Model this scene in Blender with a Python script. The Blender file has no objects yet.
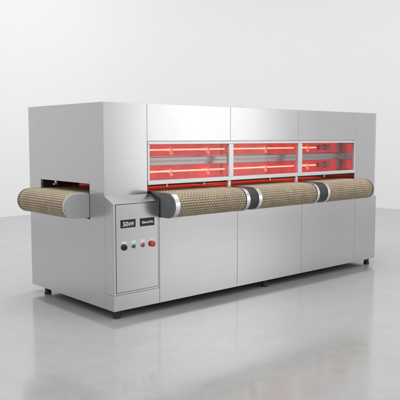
import bpy, bmesh, math
import numpy as np
from mathutils import Vector, Matrix

sc = bpy.context.scene
COL = sc.collection
P = 0.104           # how far the lower front stands out
L, D, ZB, ZT = 3.27, 1.096, 0.06, 1.51

# ------------------------------------------------------------------ materials
def new_mat(name):
    m = bpy.data.materials.new(name); m.use_nodes = True
    nt = m.node_tree
    return m, nt, nt.nodes['Principled BSDF']

def simple(name, col, rough=0.5, metal=0.0, spec=0.5, emit=None, estr=0.0, bump=0.0, bscale=300):
    m, nt, b = new_mat(name)
    b.inputs['Base Color'].default_value = (*col, 1)
    b.inputs['Roughness'].default_value = rough
    b.inputs['Metallic'].default_value = metal
    b.inputs['Specular IOR Level'].default_value = spec
    if emit:
        b.inputs['Emission Color'].default_value = (*emit, 1)
        b.inputs['Emission Strength'].default_value = estr
    tc = nt.nodes.new('ShaderNodeTexCoord')
    n = nt.nodes.new('ShaderNodeTexNoise'); n.inputs['Scale'].default_value = 9; n.inputs['Detail'].default_value = 6
    nt.links.new(tc.outputs['Object'], n.inputs['Vector'])
    mr = nt.nodes.new('ShaderNodeMapRange')
    mr.inputs['To Min'].default_value = max(0.02, rough-0.06); mr.inputs['To Max'].default_value = min(1, rough+0.06)
    nt.links.new(n.outputs['Fac'], mr.inputs['Value']); nt.links.new(mr.outputs['Result'], b.inputs['Roughness'])
    if bump:
        n2 = nt.nodes.new('ShaderNodeTexNoise'); n2.inputs['Scale'].default_value = bscale
        nt.links.new(tc.outputs['Object'], n2.inputs['Vector'])
        bp = nt.nodes.new('ShaderNodeBump'); bp.inputs['Strength'].default_value = bump; bp.inputs['Distance'].default_value = 0.002
        nt.links.new(n2.outputs['Fac'], bp.inputs['Height']); nt.links.new(bp.outputs['Normal'], b.inputs['Normal'])
    return m

def steel(name, col, rough, stretch, bump=0.12):
    """brushed stainless: long fine scratches"""
    m, nt, b = new_mat(name)
    b.inputs['Metallic'].default_value = 1.0
    tc = nt.nodes.new('ShaderNodeTexCoord')
    mp = nt.nodes.new('ShaderNodeMapping'); mp.inputs['Scale'].default_value = stretch
    nt.links.new(tc.outputs['Object'], mp.inputs['Vector'])
    n = nt.nodes.new('ShaderNodeTexNoise'); n.inputs['Scale'].default_value = 1.0; n.inputs['Detail'].default_value = 4
    nt.links.new(mp.outputs['Vector'], n.inputs['Vector'])
    big = nt.nodes.new('ShaderNodeTexNoise'); big.inputs['Scale'].default_value = 2.2; big.inputs['Detail'].default_value = 3
    nt.links.new(tc.outputs['Object'], big.inputs['Vector'])
    mx = nt.nodes.new('ShaderNodeMapRange'); mx.inputs['From Min'].default_value = 0.3; mx.inputs['From Max'].default_value = 0.7
    mx.inputs['To Min'].default_value = 0.976; mx.inputs['To Max'].default_value = 1.024
    nt.links.new(n.outputs['Fac'], mx.inputs['Value'])
    vm = nt.nodes.new('ShaderNodeVectorMath'); vm.operation = 'SCALE'; vm.inputs[0].default_value = col
    nt.links.new(mx.outputs['Result'], vm.inputs['Scale'])
    nt.links.new(vm.outputs['Vector'], b.inputs['Base Color'])
    ad = nt.nodes.new('ShaderNodeMath'); ad.operation = 'ADD'
    nt.links.new(big.outputs['Fac'], ad.inputs[0]); nt.links.new(big.outputs['Fac'], ad.inputs[1])
    mr = nt.nodes.new('ShaderNodeMapRange'); mr.inputs['From Min'].default_value = 0.2; mr.inputs['From Max'].default_value = 1.8
    mr.inputs['To Min'].default_value = rough-0.03; mr.inputs['To Max'].default_value = rough+0.03
    nt.links.new(ad.outputs[0], mr.inputs['Value']); nt.links.new(mr.outputs['Result'], b.inputs['Roughness'])
    if bump:
        bp = nt.nodes.new('ShaderNodeBump'); bp.inputs['Strength'].default_value = bump; bp.inputs['Distance'].default_value = 0.0006
        nt.links.new(n.outputs['Fac'], bp.inputs['Height']); nt.links.new(bp.outputs['Normal'], b.inputs['Normal'])
    return m

M = {}
M['steel'] = steel('brushed_steel', (.64, .645, .64), .235, (2.2, 2.2, 130), 0)
M['steel_bright'] = steel('satin_steel', (.80, .80, .79), .33, (300, 300, 300), .03)
M['liner'] = steel('liner_steel', (.46, .41, .40), .32, (3, 200, 200), .05)
M['core'] = simple('dark_core', (.03, .03, .03), .7)
M['plate'] = simple('grey_plate', (.46, .47, .47), .36, .55, .5, bump=.04)
M['cap'] = simple('dark_grey_cap', (.115, .122, .124), .45, bump=.06)
M['rubber'] = simple('black_rubber', (.018, .018, .019), .55)
M['roller'] = simple('dark_roller', (.035, .036, .038), .4, bump=.1)
M['black'] = simple('black_gloss', (.006, .006, .007), .35)
M['white'] = simple('white_print', (.85, .85, .85), .6)
M['green'] = simple('green_button', (.01, .13, .07), .3)
M['red'] = simple('red_button', (.42, .03, .06), .3)
M['estop'] = simple('red_mushroom', (.50, .06, .03), .32)
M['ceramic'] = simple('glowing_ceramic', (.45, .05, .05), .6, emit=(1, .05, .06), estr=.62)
M['tube'] = simple('quartz_tube', (.9, .8, .7), .3, emit=(1, .43, .18), estr=1.1)
M['clampm'] = simple('red_lit_clamp', (.9, .40, .36), .4, emit=(1, .16, .13), estr=.42)  # pink tint and glow stand in for red heater light on the clamps
M['socket'] = simple('tube_socket', (.42, .10, .09), .4)
M['liner_bright'] = steel('polished_liner', (.66, .63, .63), .25, (3, 3, 300), .03)
M['frame'] = simple('pale_satin_metal', (.76, .76, .77), .34, .55)
M['belt_glow'] = simple('added_belt_glow', (.45, .05, .05), .6, emit=(1, .075, .045), estr=1.2)  # added glow that reddens the belts in the gap from out of sight
M['wall'] = simple('white_wall', (.88, .88, .885), .85, spec=.2)

# ceramic ribs
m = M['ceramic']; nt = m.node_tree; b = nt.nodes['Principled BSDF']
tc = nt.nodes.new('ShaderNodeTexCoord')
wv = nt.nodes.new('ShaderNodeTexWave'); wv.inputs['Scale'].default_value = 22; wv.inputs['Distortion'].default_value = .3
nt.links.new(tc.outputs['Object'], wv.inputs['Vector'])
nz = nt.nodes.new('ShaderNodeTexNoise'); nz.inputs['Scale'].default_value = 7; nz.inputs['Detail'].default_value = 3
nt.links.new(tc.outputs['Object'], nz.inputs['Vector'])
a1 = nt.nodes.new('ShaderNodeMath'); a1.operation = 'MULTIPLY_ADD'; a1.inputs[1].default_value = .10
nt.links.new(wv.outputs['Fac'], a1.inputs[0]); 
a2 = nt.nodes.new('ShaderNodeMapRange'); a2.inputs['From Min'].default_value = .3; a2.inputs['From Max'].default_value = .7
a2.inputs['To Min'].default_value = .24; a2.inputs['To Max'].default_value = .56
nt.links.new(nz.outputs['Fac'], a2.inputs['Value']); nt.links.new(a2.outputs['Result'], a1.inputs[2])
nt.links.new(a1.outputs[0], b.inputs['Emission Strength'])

# glass pane: clear with mirror reflection by Fresnel
m = bpy.data.materials.new('window_glass'); m.use_nodes = True; nt = m.node_tree; nt.nodes.clear()
o = nt.nodes.new('ShaderNodeOutputMaterial'); mx = nt.nodes.new('ShaderNodeMixShader')
tr = nt.nodes.new('ShaderNodeBsdfTransparent'); gl = nt.nodes.new('ShaderNodeBsdfGlossy'); fr = nt.nodes.new('ShaderNodeFresnel')
fr.inputs['IOR'].default_value = 1.5; gl.inputs['Roughness'].default_value = .06
tr.inputs['Color'].default_value = (.97, .96, .96, 1)
ge = nt.nodes.new('ShaderNodeNewGeometry'); io = nt.nodes.new('ShaderNodeMapRange')
io.inputs['To Min'].default_value = 1.36; io.inputs['To Max'].default_value = 1/1.36   # thin pane: no total reflection at its back face
nt.links.new(ge.outputs['Backfacing'], io.inputs['Value']); nt.links.new(io.outputs['Result'], fr.inputs['IOR'])
nt.links.new(fr.outputs[0], mx.inputs[0]); nt.links.new(tr.outputs[0], mx.inputs[1]); nt.links.new(gl.outputs[0], mx.inputs[2])
nt.links.new(mx.outputs[0], o.inputs[0]); M['glass'] = m

# belt: woven mesh, strand height on the mesh paints the shaded openings dark
m, nt, b = new_mat('woven_belt')
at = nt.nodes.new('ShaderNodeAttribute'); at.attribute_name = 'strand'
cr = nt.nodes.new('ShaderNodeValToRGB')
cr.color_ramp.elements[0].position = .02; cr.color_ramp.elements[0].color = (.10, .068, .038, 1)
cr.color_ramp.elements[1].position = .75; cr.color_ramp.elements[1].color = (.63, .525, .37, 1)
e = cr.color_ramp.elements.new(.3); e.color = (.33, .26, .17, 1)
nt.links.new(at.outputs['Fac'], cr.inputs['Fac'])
tc = nt.nodes.new('ShaderNodeTexCoord')
n = nt.nodes.new('ShaderNodeTexNoise'); n.inputs['Scale'].default_value = 14; n.inputs['Detail'].default_value = 7
nt.links.new(tc.outputs['Object'], n.inputs['Vector'])
mr = nt.nodes.new('ShaderNodeMapRange'); mr.inputs['From Min'].default_value = .3; mr.inputs['From Max'].default_value = .7
mr.inputs['To Min'].default_value = .82; mr.inputs['To Max'].default_value = 1.12
nt.links.new(n.outputs['Fac'], mr.inputs['Value'])
vm = nt.nodes.new('ShaderNodeVectorMath'); vm.operation = 'SCALE'
nt.links.new(cr.outputs['Color'], vm.inputs[0]); nt.links.new(mr.outputs['Result'], vm.inputs['Scale'])
nt.links.new(vm.outputs['Vector'], b.inputs['Base Color'])
b.inputs['Roughness'].default_value = .55
M['belt'] = m

# floor: polished concrete
m, nt, b = new_mat('polished_concrete')
tc = nt.nodes.new('ShaderNodeTexCoord')
def noise(scale, det, st=None, rough=.55):
    n = nt.nodes.new('ShaderNodeTexNoise'); n.inputs['Scale'].default_value = scale; n.inputs['Detail'].default_value = det
    n.inputs['Roughness'].default_value = rough
    if st:
        mp = nt.nodes.new('ShaderNodeMapping'); mp.inputs['Scale'].default_value = st; mp.inputs['Rotation'].default_value = (0, 0, .83)
        nt.links.new(tc.outputs['Object'], mp.inputs['Vector']); nt.links.new(mp.outputs['Vector'], n.inputs['Vector'])
    else:
        nt.links.new(tc.outputs['Object'], n.inputs['Vector'])
    return n
def mapr(sock, a, bb, c, d):
    r = nt.nodes.new('ShaderNodeMapRange')
    for k, v in zip(('From Min', 'From Max', 'To Min', 'To Max'), (a, bb, c, d)): r.inputs[k].default_value = v
    nt.links.new(sock, r.inputs['Value']); return r.outputs['Result']
def mul(a, c):
    r = nt.nodes.new('ShaderNodeMath'); r.operation = 'MULTIPLY'; nt.links.new(a, r.inputs[0]); nt.links.new(c, r.inputs[1]); return r.outputs[0]
n1 = noise(1.1, 6); n2 = noise(9, 8, None, .65); n3 = noise(26, 4, (1, 3.2, 1))
n4 = noise(70, 2)
tone = mul(mul(mapr(n1.outputs['Fac'], .3, .7, .94, 1.05), mapr(n2.outputs['Fac'], .3, .7, .95, 1.05)), mapr(n3.outputs['Fac'], .3, .7, .96, 1.04))
tone = mul(tone, mapr(n4.outputs['Fac'], .70, .78, 1.0, 1.16))
vm = nt.nodes.new('ShaderNodeVectorMath'); vm.operation = 'SCALE'; vm.inputs[0].default_value = (.37, .37, .367)
nt.links.new(tone, vm.inputs['Scale']); nt.links.new(vm.outputs['Vector'], b.inputs['Base Color'])
rg = nt.nodes.new('ShaderNodeMath'); rg.operation = 'ADD'
nt.links.new(mapr(n2.outputs['Fac'], .3, .7, .04, .07), rg.inputs[0]); nt.links.new(mapr(n1.outputs['Fac'], .3, .7, .05, .09), rg.inputs[1])
nt.links.new(rg.outputs[0], b.inputs['Roughness'])
bp = nt.nodes.new('ShaderNodeBump'); bp.inputs['Strength'].default_value = .03; bp.inputs['Distance'].default_value = .004
nt.links.new(n3.outputs['Fac'], bp.inputs['Height']); nt.links.new(bp.outputs['Normal'], b.inputs['Normal'])
b.inputs['Specular IOR Level'].default_value = 1.0
M['floor'] = m

# ------------------------------------------------------------------ mesh helpers
def box(bm, x0, x1, y0, y1, z0, z1, bev=0.0, seg=2):
    vs = [bm.verts.new((x, y, z)) for x in (x0, x1) for y in (y0, y1) for z in (z0, z1)]
    F = [(0, 1, 3, 2), (4, 6, 7, 5), (0, 4, 5, 1), (2, 3, 7, 6), (0, 2, 6, 4), (1, 5, 7, 3)]
    fs = [bm.faces.new([vs[i] for i in f]) for f in F]
    if bev:
        es = {e for f in fs for e in f.edges}
        bmesh.ops.bevel(bm, geom=list(es), offset=bev, segments=seg, affect='EDGES', profile=.5)

def prism(bm, pts, fn, a, c, bev=0.0, seg=2):
    """polygon pts (u,v) extruded from a to c; fn(u,v,w)->xyz"""
    A = [bm.verts.new(fn(u, v, a)) for u, v in pts]; B = [bm.verts.new(fn(u, v, c)) for u, v in pts]
    fs = [bm.faces.new(A), bm.faces.new(B[::-1])]
    caps = list(fs)
    n = len(pts)
    for i in range(n):
        fs.append(bm.faces.new((A[i], B[i], B[(i+1) % n], A[(i+1) % n])))
    if bev:
        es = {e for f in caps for e in f.edges}
        bmesh.ops.bevel(bm, geom=list(es), offset=bev, segments=seg, affect='EDGES', profile=.5)

def lathe(bm, prof, fn, n=32):
    """prof: list of (r, h) revolved; fn(x,y,h)->xyz ; ends closed"""
    rings = []
    for r, h in prof:
        rings.append([bm.verts.new(fn(r*math.cos(2*math.pi*k/n), r*math.sin(2*math.pi*k/n), h)) for k in range(n)])
    for a, c in zip(rings, rings[1:]):
        for k in range(n): bm.faces.new((a[k], a[(k+1) % n], c[(k+1) % n], c[k]))
    bm.faces.new(rings[0][::-1]); bm.faces.new(rings[-1])

def link(name, bm, mat, parent=None, label=None, smooth=False):
    bmesh.ops.recalc_face_normals(bm, faces=bm.faces)
    me = bpy.data.meshes.new(name); bm.to_mesh(me); bm.free()
    me.materials.append(mat)
    if smooth:
        for p in me.polygons: p.use_smooth = True
        me.set_sharp_from_angle(angle=math.radians(35))
        for p in me.polygons:   # flat caps and flat sheets stay flat, only rounded edges are smoothed
            if len(p.vertices) > 4 or (p.area > .0008 and max(abs(c) for c in p.normal) > .9995): p.use_smooth = False
    o = bpy.data.objects.new(name, me); COL.objects.link(o)
    if parent: o.parent = parent
    if label: o['label'] = label
    return o

def part(name, fn, mat, parent, label=None, smooth=True):
    bm = bmesh.new(); fn(bm); return link(name, bm, mat, parent, label, smooth)

def boxes(name, lst, mat, parent, bev=.0015, label=None):
    bm = bmesh.new()
    for q in lst: box(bm, *q, bev=bev)
    return link(name, bm, mat, parent, label, False)

# ------------------------------------------------------------------ setting
bm = bmesh.new()
S = 40
vs = [bm.verts.new(v) for v in ((-S, -S, 0), (S, -S, 0), (S, S, 0), (-S, S, 0))]; bm.faces.new(vs)
fl = link('floor', bm, M['floor']); fl['kind'] = 'structure'; fl['label'] = 'polished light grey concrete floor'

# one white studio wall turning a rounded corner behind the machine, with a small cove at the floor
path = []
WY, WX, T, N = 6.1, 7.82, 3.9, 48
hd = [-math.pi/2*(u*u*(3-2*u)) for u in [(k+.5)/N for k in range(N)]]     # heading eases from +X to -Y
sx = sum(math.cos(h) for h in hd); st = T/sx
px, py = WX-T, WY
path.append(((-16, WY), (0, 1)))
for k in range(N+1):
    u = k/N; h = -math.pi/2*(u*u*(3-2*u))
    path.append(((px, py), (-math.sin(h), math.cos(h))))
    if k < N: px += st*math.cos(hd[k]); py += st*math.sin(hd[k])
path.append(((WX, -14), (1, 0)))
prof = [(0, -.2), (0, 7.5), (.2, 7.5), (.2, -.2)]
bm = bmesh.new(); rows = []
for (x, y), (nx, ny) in path:
    rows.append([bm.verts.new((x+nx*d, y+ny*d, z)) for d, z in prof])
for a, c in zip(rows, rows[1:]):
    for k in range(len(prof)): bm.faces.new((a[k], a[(k+1) % len(prof)], c[(k+1) % len(prof)], c[k]))
bm.faces.new(rows[0]); bm.faces.new(rows[-1][::-1])
w = link('wall', bm, M['wall'], smooth=True); w['kind'] = 'structure'; w['label'] = 'plain white studio wall'

# ------------------------------------------------------------------ the machine
root = bpy.data.objects.new('conveyor_dryer', None); COL.objects.link(root)
root.empty_display_size = .3
root['label'] = 'long brushed steel conveyor dryer with red glowing heaters behind windows, on grey floor'
root['category'] = 'industrial machine'

G = .0014    # half seam
TH = .02
ST = M['steel']
# left side: three columns, the middle one parted by the conveyor slot
for (y0, y1, z0, z1) in ((.19+G/2, .912-G/2, .936, ZT), (.19+G/2, .912-G/2, ZB, .683), (.912+G/2, D, ZB, ZT)):
    boxes('side_panel', [(0, TH, y0, y1, z0, z1)], ST, root, .0012)
# upper front
part('corner_panel', lambda bm: prism(bm, [(0, 0), (.372-G, 0), (.372-G, TH), (TH, TH), (TH, .19-G/2), (0, .19-G/2)], lambda u, v, w: (u, v, w), ZB, ZT, .0010), ST, root)
for x0, x1 in ((.372, 1.215), (1.215, 2.062), (2.062, 2.918)):
    boxes('front_panel', [(x0+G, x1-G, 0, TH, 1.2405, ZT)], ST, root, .0012)
boxes('front_panel', [(2.918+G, L-TH, 0, TH, .06, ZT)], ST, root, .0012)
boxes('end_panel', [(L-TH+.0005, L, 0, D-.001, ZB, ZT)], ST, root, .0012)
boxes('back_panel', [(TH+.001, L-TH-.001, D-TH, D-.001, ZB, ZT)], ST, root, .0012)
boxes('roof_panel', [(TH+.001, L-TH-.001, TH+.001, D-TH-.001, ZT-.02, ZT-.001)], ST, root, .0012)
# lower front
for x0, x1 in ((.40, 1.197), (1.197, 1.997), (1.997, 2.797), (2.797, 3.145)):
    boxes('lower_panel', [(x0+G, x1-G, -P, -P+TH, ZB, .688)], ST, root, .0012)
boxes('lower_side_panel', [(3.1245, 3.1435, -P+TH+.0005, -.0005, ZB, .688)], ST, root, .001)
# dark inner body behind the seams
boxes('inner_body', [(TH+.003, 3.12, -P+TH+.003, -.001, .07, .684), (TH+.003, L-TH-.004, TH+.002, D-TH-.004, .07, .682),
                     (TH+.003, .36, TH+.002, D-TH-.003, .945, 1.488), (TH+.003, .36, TH+.002, .178, .6825, .9445),
                     (TH+.003, .36, .925, D-TH-.003, .6825, .9445),
                     (.3605, 2.935, TH+.002, D-TH-.003, 1.252, 1.4885), (2.96, L-TH-.004, TH+.002, D-TH-.003, .6825, 1.488)], M['core'], root, 0)
# lining of the heating tunnel
boxes('tunnel_lining', [(.362, .370, TH+.003, .60, .90, 1.25), (2.936, 2.955, TH+.003, .95, .684, .951),
                        (.371, 2.934, .215, .225, .955, 1.25), (.371, 2.934, .95, .96, .684, 1.25),
                        (.371, 2.934, TH+.003, .214, 1.236, 1.25),
                        (.371, 2.934, .055, .2145, .922, .934)], M['liner'], root, 0)
boxes('tunnel_end', [(2.936, 2.955, TH+.003, .95, .9515, 1.25)], M['liner_bright'], root, 0)
boxes('heater_rail', [(.371, 2.934, .125, .205, 1.086, 1.113), (.371, 2.934, .135, .205, 1.052, 1.080)], M['liner'], root, .002)
boxes('rail_trim', [(.371, 2.934, .114, .134, 1.0805, 1.0855)], M['frame'], root, .001)

# windows
fr_l = [(.374, 2.917, -.006, .026, 1.2155, 1.2365), (.374, 2.917, -.008, .030, .920, .9515)]
for x0, x1 in ((.374, .392), (1.196, 1.246), (2.058, 2.112), (2.904, 2.917)):
    fr_l.append((x0, x1, -.005, .025, .9517, 1.2153))
frame = boxes('window_frame', fr_l, M['frame'], root, .0022)
boxes('shade_strip', [(.375, 2.917, .031, .036, .905, .930)], M['rubber'], frame, 0)  # black strip stands in for the shade under the frame
for x0, x1 in ((.392, 1.196), (1.246, 2.058), (2.112, 2.904)):
    boxes('window_pane', [(x0+.001, x1-.001, .010, .014, .953, 1.214)], M['glass'], frame, 0)
for x0, x1, z0 in ((1.190, 1.222, .868), (2.030, 2.060, .868)):
    boxes('frame_leg', [(x0, x1, .0, .020, z0, .9195)], M['frame'], frame, .002)
for x in (.56, .935, 1.70, 2.45):
    def f(bm, x=x):
        lathe(bm, [(.006, .898), (.008, .9), (.008, .909), (.004, .910), (.004, .9198)], lambda a, c, h: (x+a, .008+c, h), 12)
    part('levelling_bolt', f, M['steel_bright'], frame)

# heaters: glowing ceramic plates with quartz tubes held in clamps
units = [(.385, 1.285, 1.27, (.69, 1.075)), (1.315, 2.20, 2.15, (1.76, )), (2.225, 2.885, 2.475, (2.335, ))]
for zc in (1.172, 1.006):
    for x0, x1, xt, cl in units:
        lo, hi = (1.122, 1.216) if zc > 1.1 else (.936, 1.050)
        hp = boxes('glowing_plate', [(x0, x1, .190, .212, lo, hi)], M['ceramic'], root, .004)
        def f(bm, x0=x0, xt=xt, zc=zc):
            lathe(bm, [(.004, x0+.004), (.0066, x0+.012), (.0066, xt-.03), (.006, xt-.008), (.003, xt)], lambda a, c, hh: (hh, .125+a, zc+c), 16)
        tb = part('heater_tube', f, M['tube'], hp)
        for cx in cl:
            def f(bm, cx=cx, zc=zc):
                n = 20
                pts = [(.019*math.cos(math.radians(a)), .019*math.sin(math.radians(a))) for a in range(-150, 151, 20)]
                pts += [(.0125*math.cos(math.radians(a)), .0125*math.sin(math.radians(a))) for a in range(150, -151, -20)]
                prism(bm, pts, lambda u, v, w: (w, .125-u, zc+v), cx-.008, cx+.008)
                box(bm, cx-.006, cx+.006, .142, .189, zc-.012, zc+.012)
                box(bm, cx-.010, cx+.014, .110, .128, zc-.040, zc-.0185, .003)
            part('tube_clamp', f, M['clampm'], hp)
# end sockets of the last tubes
for zc in (1.172, 1.006):
    boxes('tube_socket', [(2.500, 2.60, .108, .142, zc-.02, zc+.02), (2.60, 2.66, .100, .150, zc-.028, zc+.028)], M['socket'], root, .004)
boxes('glowing_plate', [(2.922, 2.9355, .016, .10, 1.115, 1.20)], M['ceramic'], root, .004)  # this and the next: added glow for the tubes' reflection in the end wall
boxes('glowing_plate', [(2.922, 2.9355, .016, .10, .955, 1.045)], M['ceramic'], root, .004)
# unseen downward facing glow plates, added to light the belts red
for x0, x1 in ((.42, 1.20), (1.25, 2.05), (2.10, 2.78)):
    boxes('hidden_belt_glow', [(x0, x1, .26, .80, .945, .962)], M['belt_glow'], root, .003)

# ---- conveyors
RB, ZC = .086, .780
def belt_mesh(name, width, e0, e1, pitch_s, pitch_w):
    """closed woven loop in local (u along run, v across): run from e0 to e1 (centres of the end rolls)"""
    run = e1-e0; per = 2*run+2*math.pi*RB
    ns = max(2, int(round(per/pitch_s/2))*2); nw = max(2, int(round(width/pitch_w)))
    q = 4
    s = np.arange(ns*q)/q; v = np.arange(nw*q+1)/q
    Sg, Vg = np.meshgrid(s, v, indexing='ij')
    fu, fv = np.floor(Sg), np.floor(np.minimum(Vg, nw-1e-6)); a = Sg-fu-.5; b_ = np.clip(Vg-fv-.5, -.5, .5)
    par = (fu+fv) % 2
    h = np.where(par == 0, (1-(2*b_)**2)*np.cos(np.pi*a)**.7, (1-(2*a)**2)*np.cos(np.pi*b_)**.7)
    h = np.nan_to_num(np.clip(h, 0, 1)); hc = np.where(par == 0, h, .6*h)
    d = Sg*per/ns
    u = np.zeros_like(d); z = np.zeros_like(d); nu = np.zeros_like(d); nz = np.zeros_like(d)
    # start on top at e1 going to e0, round e0, back along the bottom, round e1
    L1 = run; L2 = run+math.pi*RB; L3 = 2*run+math.pi*RB
    k = d < L1; u[k] = e1-d[k]; z[k] = RB; nz[k] = 1
    k = (d >= L1) & (d < L2); t = (d[k]-L1)/RB; u[k] = e0-RB*np.sin(t); z[k] = RB*np.cos(t); nu[k] = -np.sin(t); nz[k] = np.cos(t)
    k = (d >= L2) & (d < L3); u[k] = e0+d[k]-L2; z[k] = -RB; nz[k] = -1
    k = d >= L3; t = (d[k]-L3)/RB; u[k] = e1+RB*np.sin(t); z[k] = -RB*np.cos(t); nu[k] = np.sin(t); nz[k] = -np.cos(t)
    amp = .0034
    u = u+nu*h*amp; z = z+nz*h*amp
    return u, Vg*width/nw, z, h, hc

def make_belt(name, width, e0, e1, fn, parent):
    u, v, z, h, hc = belt_mesh(name, width, e0, e1, .0185, .0142)
    n, mcols = u.shape
    co = np.stack(fn(u, v, z+ZC), -1).reshape(-1, 3)
    i, j = np.meshgrid(np.arange(n), np.arange(mcols-1), indexing='ij')
    i2 = (i+1) % n
    faces = np.stack([i*mcols+j, i2*mcols+j, i2*mcols+j+1, i*mcols+j+1], -1).reshape(-1, 4)
    me = bpy.data.meshes.new(name)
    me.vertices.add(len(co)); me.vertices.foreach_set('co', co.ravel().astype(np.float32))
    me.loops.add(faces.size); me.loops.foreach_set('vertex_index', faces.ravel().astype(np.int32))
    me.polygons.add(len(faces)); me.polygons.foreach_set('loop_start', (np.arange(len(faces))*4).astype(np.int32))
    me.update(calc_edges=True); me.validate()
    me.polygons.foreach_set('use_smooth', np.ones(len(faces), dtype=bool))
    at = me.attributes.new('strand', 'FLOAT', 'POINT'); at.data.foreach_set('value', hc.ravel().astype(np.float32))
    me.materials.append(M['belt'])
    o = bpy.data.objects.new(name, me); COL.objects.link(o); o.parent = parent
    return o

def stadium(e0, e1, r, n=28, hook=True):
    pts = [(e1, r), (e0, r)]
    for k in range(1, n):
        t = math.pi*k/n; pts.append((e0-r*math.sin(t), r*math.cos(t)))
    pts += [(e0, -r), (e1, -r)]
    return pts

# front: belts run along Y, roll axis along X
FX = lambda u, v, w: (w, u, ZC+v)
E0 = -.188
J1, J2 = .021, .029
belts = [(.462, 1.143-J1), (1.327-J1, 2.020-J2), (2.207-J2, 2.852-J2)]
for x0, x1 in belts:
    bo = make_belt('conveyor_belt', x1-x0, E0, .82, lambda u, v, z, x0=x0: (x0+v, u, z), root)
    # steel roll inside the belt
    part('drive_roll', lambda bm, x0=x0, x1=x1: prism(bm, stadium(E0, .8, .078), FX, x0+.004, x1-.004), M['roller'], bo)
def ring(x0, x1, r=.0915, par=None, mat='steel_bright'):
    return part('flange_ring', lambda bm: prism(bm, stadium(E0, .5, r), FX, x0, x1, .004), M[mat], par or root)
ring(.412, .455); ring(.4555, .4615, .088, mat='roller')
ring(1.1475-J1, 1.186-J1); ring(1.284-J1, 1.322-J1); ring(2.0245-J2, 2.055-J2); ring(2.170-J2, 2.202-J2); ring(2.853-J2, 2.8655-J2, .089, mat='roller')
ring(1.1432-J1, 1.1472-J1, .088, mat='roller'); ring(1.3222-J1, 1.3265-J1, .088, mat='roller'); ring(2.0203-J2, 2.0242-J2, .088, mat='roller'); ring(2.2022-J2, 2.2066-J2, .088, mat='roller')
for x0, x1 in ((1.1862-J1, 1.2838-J1), (2.0552-J2, 2.1698-J2)):
    def f(bm, x0=x0, x1=x1):
        prism(bm, stadium(E0, .5, .080), FX, x0, x1)
        prism(bm, stadium(E0, .5, .0845), FX, x0+.012, x1-.012, .004)
    part('divider_roll', f, M['roller'], root)
def f(bm):
    prism(bm, stadium(E0, -.002, .089, hook=True), FX, .402, .4118, .003)
    lathe(bm, [(.05, .4022), (.048, .3995), (.030, .3995), (.028, .398), (.012, .398)], lambda a, c, h: (h, E0+a, ZC+c), 32)
ep = part('end_plate', f, M['cap'], root, 'dark grey rounded end plate')
part('rubber_seal', lambda bm: prism(bm, [(-P-.002, .692), (-P-.002, .8165), (-.004, .8575), (-.004, .868), (-P-.012, .828), (-P-.012, .692)], lambda u, v, w: (w, u, v), .3988, .4024), M['rubber'], ep)
part('end_plate', lambda bm: prism(bm, stadium(E0+.004, -.002, .087), FX, 2.866-J2, 2.886-J2, .006), M['plate'], root, 'grey rounded end plate')

# side: belt runs along X, roll axis along Y
FY = lambda u, v, w: (u, w, ZC+v)
E1 = -.116
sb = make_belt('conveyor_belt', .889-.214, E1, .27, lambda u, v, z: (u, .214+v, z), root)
part('drive_roll', lambda bm: prism(bm, stadium(E1, .27, .078), FY, .218, .885), M['roller'], sb)
def f(bm):
    prism(bm, stadium(E1, .0, .0865), FY, .192, .203, .003)
    lathe(bm, [(.058, .1925), (.057, .1905), (.052, .1905), (.051, .1922), (.036, .1922), (.035, .1900), (.0, .1900)][:-1]+[(.005, .1900)], lambda a, c, h: (E1+.012+a, h, ZC+c), 40)
    for sx, sz in ((-.02, .06), (.085, .055), (.085, -.055)):
        pass
part('end_plate', f, M['plate'], root, 'light grey rounded end plate')
part('flange_ring', lambda bm: prism(bm, stadium(E1, .10, .0915), FY, .2035, .2135, .003), M['steel_bright'], root)
part('flange_ring', lambda bm: prism(bm, stadium(E1, .10, .088), FY, .8895, .8955, .001), M['roller'], root)
part('flange_ring', lambda bm: prism(bm, stadium(E1, -.004, .0905), FY, .896, .911, .003), M['plate'], root)
def f(bm):
    box(bm, .05, .075, .78, .815, .895, .905, .002); box(bm, .065, .075, .78, .815, .905, .93, .002)
part('slot_bracket', f, M['steel_bright'], root)

# ---- control cabinet
cab_pts = [(-P+.004, ZB+.112), (-P+.004, .813), (-.0005, .8565), (-.0005, ZB+.112)]
CX = lambda u, v, w: (w, u, v)
def f(bm):
    prism(bm, cab_pts, CX, .0004, .3985)
    yf0, yf1 = -P, -P+.0035
    d0, d1, e0, e1 = .0215, .387, .188, .8045
    box(bm, .0004, d0-.003, yf0, yf1, .1735, .8135, .001)
    box(bm, d1+.003, .3985, yf0, yf1, .1735, .8135, .001)
    box(bm, d0-.0028, d1+.0028, yf0, yf1, .1735, e0-.003, .0008)
    box(bm, d0-.0028, d1+.0028, yf0, yf1, e1+.003, .8135, .0008)
cab = part('control_cabinet', f, ST, root)
boxes('plinth', [(.0, .3985, -P, -.0005, ZB, .1705)], ST, cab, .001)
boxes('door_gasket', [(.0195, .389, -P+.002, -P+.0042, .186, .8065)], M['rubber'], cab, 0)
door = boxes('cabinet_door', [(.0225, .386, -P-.0015, -P+.0015, .189, .8035)], ST, root, .0008)
YF = -P-.0015
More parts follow.
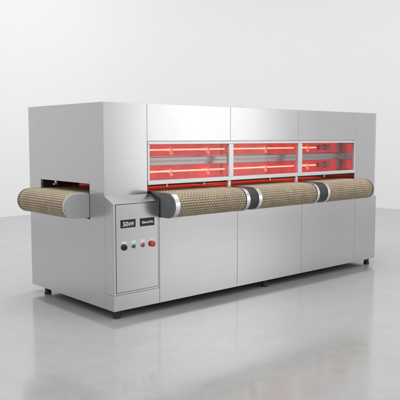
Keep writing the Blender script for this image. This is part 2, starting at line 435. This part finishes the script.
def textmesh(txt, size, cx, cz, width, y, parent, shear=0.0, bold=0.0, label=None, mat='white'):
    cu = bpy.data.curves.new('txt', 'FONT'); cu.body = txt; cu.size = size; cu.align_x = 'CENTER'; cu.align_y = 'CENTER'
    cu.shear = shear; cu.offset = bold; cu.extrude = .0004; cu.resolution_u = 4
    to = bpy.data.objects.new('txt', cu); COL.objects.link(to)
    bpy.context.view_layer.update()
    dg = bpy.context.evaluated_depsgraph_get()
    me = bpy.data.meshes.new_from_object(to.evaluated_get(dg))
    bpy.data.objects.remove(to); bpy.data.curves.remove(cu)
    n = len(me.vertices); co = np.zeros(n*3, np.float32); me.vertices.foreach_get('co', co); co = co.reshape(-1, 3)
    wd = co[:, 0].max()-co[:, 0].min(); mid = (co[:, 0].max()+co[:, 0].min())/2; mz = (co[:, 1].max()+co[:, 1].min())/2
    k = width/wd
    out = np.stack([cx+(co[:, 0]-mid)*k, y-co[:, 2], cz+(co[:, 1]-mz)], -1)
    me.vertices.foreach_set('co', out.ravel().astype(np.float32)); me.update()
    me.materials.clear(); me.materials.append(M[mat])
    me.name = 'lettering'
    o = bpy.data.objects.new('lettering', me); COL.objects.link(o); o.parent = parent
    if label: o['label'] = label
    return o
boxes('display_plate', [(.0605, .185, YF-.004, YF-.0002, .640, .697)], M['black'], door, .001, 'black plate reading 50kW')
textmesh('50', .045, .0975, .6675, .044, YF-.0046, door, .08, .0006, 'white 50 lettering')
textmesh('kW', .037, .1480, .6660, .047, YF-.0046, door, .08, .0006, 'white kW lettering')
boxes('display_plate', [(.226, .3505, YF-.004, YF-.0002, .639, .696)], M['black'], door, .001, 'black plate with small white lettering')
textmesh('20mm/Min', .023, .2885, .667, .100, YF-.0046, door, .0, .0005, 'small white lettering')
bx = (.087, .1655, .245, .329)
for x in bx:
    boxes('button_label', [(x-.017, x+.019, YF-.0015, YF-.0002, .5285, .5445)], M['white'], door, .0004)
def knob(prof, x, z):
    return lambda bm: lathe(bm, prof, lambda a, c, h: (x+a, YF-h, z+c), 28)
def f(bm):
    knob([(.0225, .0004), (.0225, .004), (.0195, .006), (.0185, .015), (.016, .017)], bx[0], .5045)(bm)
    box(bm, bx[0]-.006, bx[0]+.006, YF-.021, YF-.0165, .487, .522, .002)
part('selector_knob', f, M['rubber'], door, 'black selector knob')
part('button_bezel', knob([(.0175, .0004), (.0175, .003), (.0155, .0045)], bx[1], .5055), M['steel_bright'], door)
part('push_button', knob([(.0145, .0046), (.0145, .009), (.012, .011), (.004, .0118)], bx[1], .5055), M['green'], door, 'green push button')
part('button_bezel', knob([(.0175, .0004), (.0175, .003), (.0155, .0045)], bx[2], .5055), M['steel_bright'], door)
part('push_button', knob([(.0150, .0046), (.0150, .009), (.0125, .011), (.004, .0118)], bx[2], .5055), M['red'], door, 'small red push button')
part('push_button', knob([(.016, .0004), (.016, .007), (.020, .009), (.0215, .014), (.0195, .019), (.012, .0215), (.004, .022)], bx[3], .5055), M['estop'], door, 'large orange red mushroom button')

# ---- feet
def foot(x, y):
    part('levelling_foot', lambda bm: lathe(bm, [(.026, .0005), (.028, .003), (.028, .014), (.024, .018), (.024, .0598)], lambda a, c, h: (x+a, y+c, h), 24), M['rubber'], root)
for x, y in ((.055, -.055), (.05, .925), (3.075, -.055), (1.56, -.068)): foot(x, y)

# ------------------------------------------------------------------ light
wd = bpy.data.worlds.new('World'); sc.world = wd; wd.use_nodes = True
bg = wd.node_tree.nodes['Background']; bg.inputs[0].default_value = (1.0, 1.0, 1.0, 1); bg.inputs[1].default_value = .9

def area(name, loc, target, sx, sy, power, col=(1, 1, 1)):
    l = bpy.data.lights.new(name, 'AREA'); l.shape = 'RECTANGLE'; l.size = sx; l.size_y = sy; l.energy = power; l.color = col
    o = bpy.data.objects.new(name, l); COL.objects.link(o); o.location = loc
    o.rotation_euler = (Vector(target)-Vector(loc)).to_track_quat('-Z', 'Y').to_euler()
    return o
area('softbox', (4.82, -4.49, 1.72), (1.0, 0, 1.3), 2.33, 2.95, 25)
area('ceiling_softbox', (.6, -.6, 5.2), (.6, -.6, 0), 5, 4, 150)
area('rear_wall_fill', (2.5, 2.6, 5.6), (2.5, 2.6, 0), 5, 3, 120)  # unseen fill added to brighten the walls

# ------------------------------------------------------------------ camera
cam = bpy.data.cameras.new('camera'); co = bpy.data.objects.new('camera', cam); COL.objects.link(co); sc.camera = co
cam.sensor_fit = 'HORIZONTAL'; cam.sensor_width = 36; cam.lens = 36*656.92/400; cam.clip_end = 200; cam.clip_start = .05
yaw, pitch = 0.84588173, 0.09418181
fw = Vector((math.cos(yaw)*math.cos(pitch), math.sin(yaw)*math.cos(pitch), -math.sin(pitch)))
co.location = (-2.51144, -3.83446, 1.26219)
co.rotation_euler = fw.to_track_quat('-Z', 'Y').to_euler()

sc.view_settings.view_transform = 'Standard'; sc.view_settings.look = 'None'
sc.view_settings.exposure = 0; sc.view_settings.gamma = 1
sc.render.engine = 'CYCLES'
sc.cycles.use_denoising = True
sc.cycles.max_bounces = 10; sc.cycles.transparent_max_bounces = 12
sc.cycles.sample_clamp_indirect = 8
